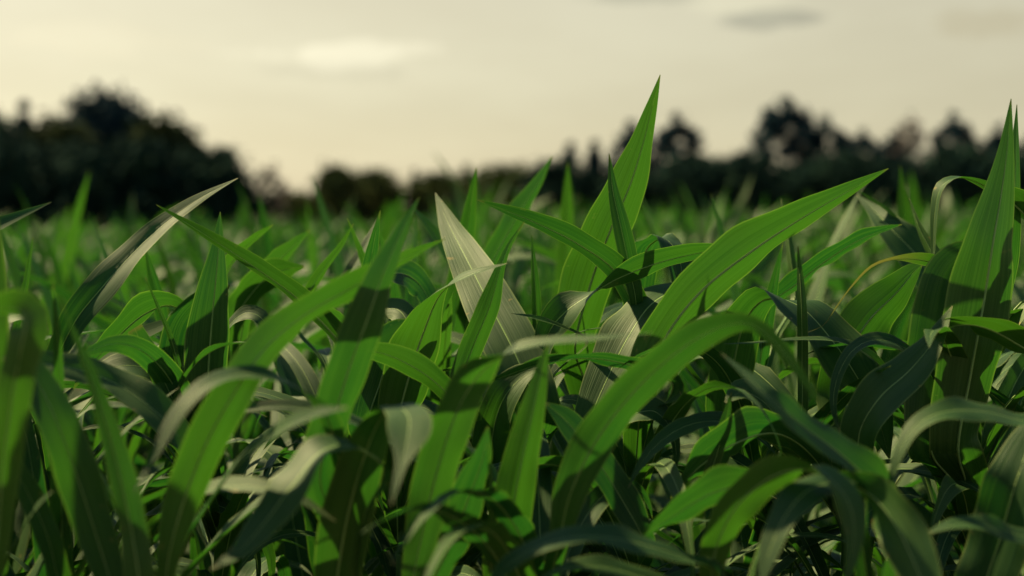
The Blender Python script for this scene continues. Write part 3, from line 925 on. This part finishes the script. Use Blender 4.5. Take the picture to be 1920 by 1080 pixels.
# low far bushes in the middle gap
for i, (px, yt, d, w, mt, sh, lab) in enumerate([
    (545, 366, 150, 80, 'bush', 'round', 'lowest distant bush in the gap right of the bare shrub'),
    (632, 318, 150, 70, 'bush', 'round', 'rounded yellowish green distant bush left of the centre'),
    (705, 328, 155, 95, 'bush', 'round', 'wide low distant bush between the rounded bush and the little spire'),
    (780, 312, 160, 30, 'dark', 'cone', 'little pointed distant tree poking from the low bushes'),
    (825, 334, 155, 90, 'bush', 'round', 'low distant bush right of the little pointed tree'),
    (876, 304, 160, 44, 'dark', 'cone', 'pointed distant tree above the low bushes near the centre'),
    (950, 320, 150, 110, 'bush', 'round', 'wide distant bush left of the twin dark spire trees'),
]):
    make_tree('distant_bush' if sh == 'round' else 'distant_spire_tree', lab, px, yt, d, w, mt, sh, dense=1.2, trunk=0.02, group='low distant bushes in the middle', seed=40 + i)
# the tree line at right
RT = 'trees of the tree line at right'
for i, (px, yt, d, w, mt, sh, tk, dn, lab) in enumerate([
    (1066, 262, 125, 52, 'blue', 'cone', 0.05, 1.3, 'left one of the twin dark spire trees in the right tree line'),
    (1115, 258, 125, 52, 'blue', 'cone', 0.05, 1.3, 'right one of the twin dark spire trees beside the highest leaf'),
    (1185, 222, 132, 105, 'blue', 'round', 0.35, 0.5, 'thin crowned tree half hidden behind the highest corn leaf'),
    (1266, 204, 130, 112, 'blue', 'round', 0.42, 0.55, 'lone round crowned tree on a bare trunk right of the highest corn leaf'),
    (1468, 174, 125, 150, 'blue', 'round', 0.36, 0.6, 'tallest spreading tree in the right tree line, leaning crown'),
    (1546, 214, 127, 120, 'blue', 'round', 0.25, 0.55, 'dense tree joined to the right of the tallest spreading tree'),
    (1612, 234, 130, 110, 'blue', 'round', 0.35, 0.4, 'see-through airy tree right of the dense tree'),
    (1672, 244, 128, 110, 'blue', 'round', 0.35, 0.4, 'airy tree left of the pale bare tree in the right tree line'),
    (1788, 202, 126, 92, 'blue', 'round', 0.45, 0.55, 'tree with a small high dark crown left of the tall right corn leaf'),
    (1872, 224, 126, 80, 'blue', 'round', 0.45, 0.55, 'small crowned tree nearest the right edge behind the tall corn leaf'),
    (1950, 220, 126, 80, 'blue', 'round', 0.4, 0.8, 'dark tree cut by the right picture edge in the tree line'),
]):
    make_tree('spire_tree' if sh == 'cone' else 'broadleaf_tree', lab, px, yt, d, w, mt, sh, dense=dn, trunk=tk, group=RT, seed=60 + i)
make_tree('bare_tree', 'pale bare twiggy tree sticking up from the right tree line', 1703, 196, 127, 56, 'dark', 'bare', dense=0.3, trunk=0.4, bark=M_PALE_BARK, seed=80)
for i, (px, yt, d, w, mt, lab) in enumerate([
    (1045, 312, 118, 100, 'dark', 'dark bush at the foot of the twin spire trees'),
    (1150, 330, 118, 110, 'dark', 'dark bush behind the upright slender corn leaf'),
    (1290, 305, 118, 110, 'dark', 'dark rounded bush under the lone round crowned tree'),
    (1392, 300, 118, 96, 'dark', 'dark bush left of the foot of the tallest spreading tree'),
    (1485, 322, 118, 120, 'dark', 'dark bush at the foot of the tallest spreading tree'),
    (1590, 300, 118, 120, 'dark', 'dark bush under the see-through airy tree'),
    (1685, 312, 118, 120, 'dark', 'dark bush under the pale bare tree'),
    (1795, 282, 118, 120, 'dark', 'dark bush under the small high crown at right'),
    (1880, 300, 118, 120, 'dark', 'dark bush behind the tall corn leaf at the right edge'),
    (1965, 284, 118, 110, 'dark', 'dark bush at the far right end of the tree line'),
]):
    make_tree('undergrowth_bush', lab, px, yt, d, w, mt, 'round', dense=1.3, trunk=0.0, group='bushes under the right tree line', seed=90 + i)
#TREES_END
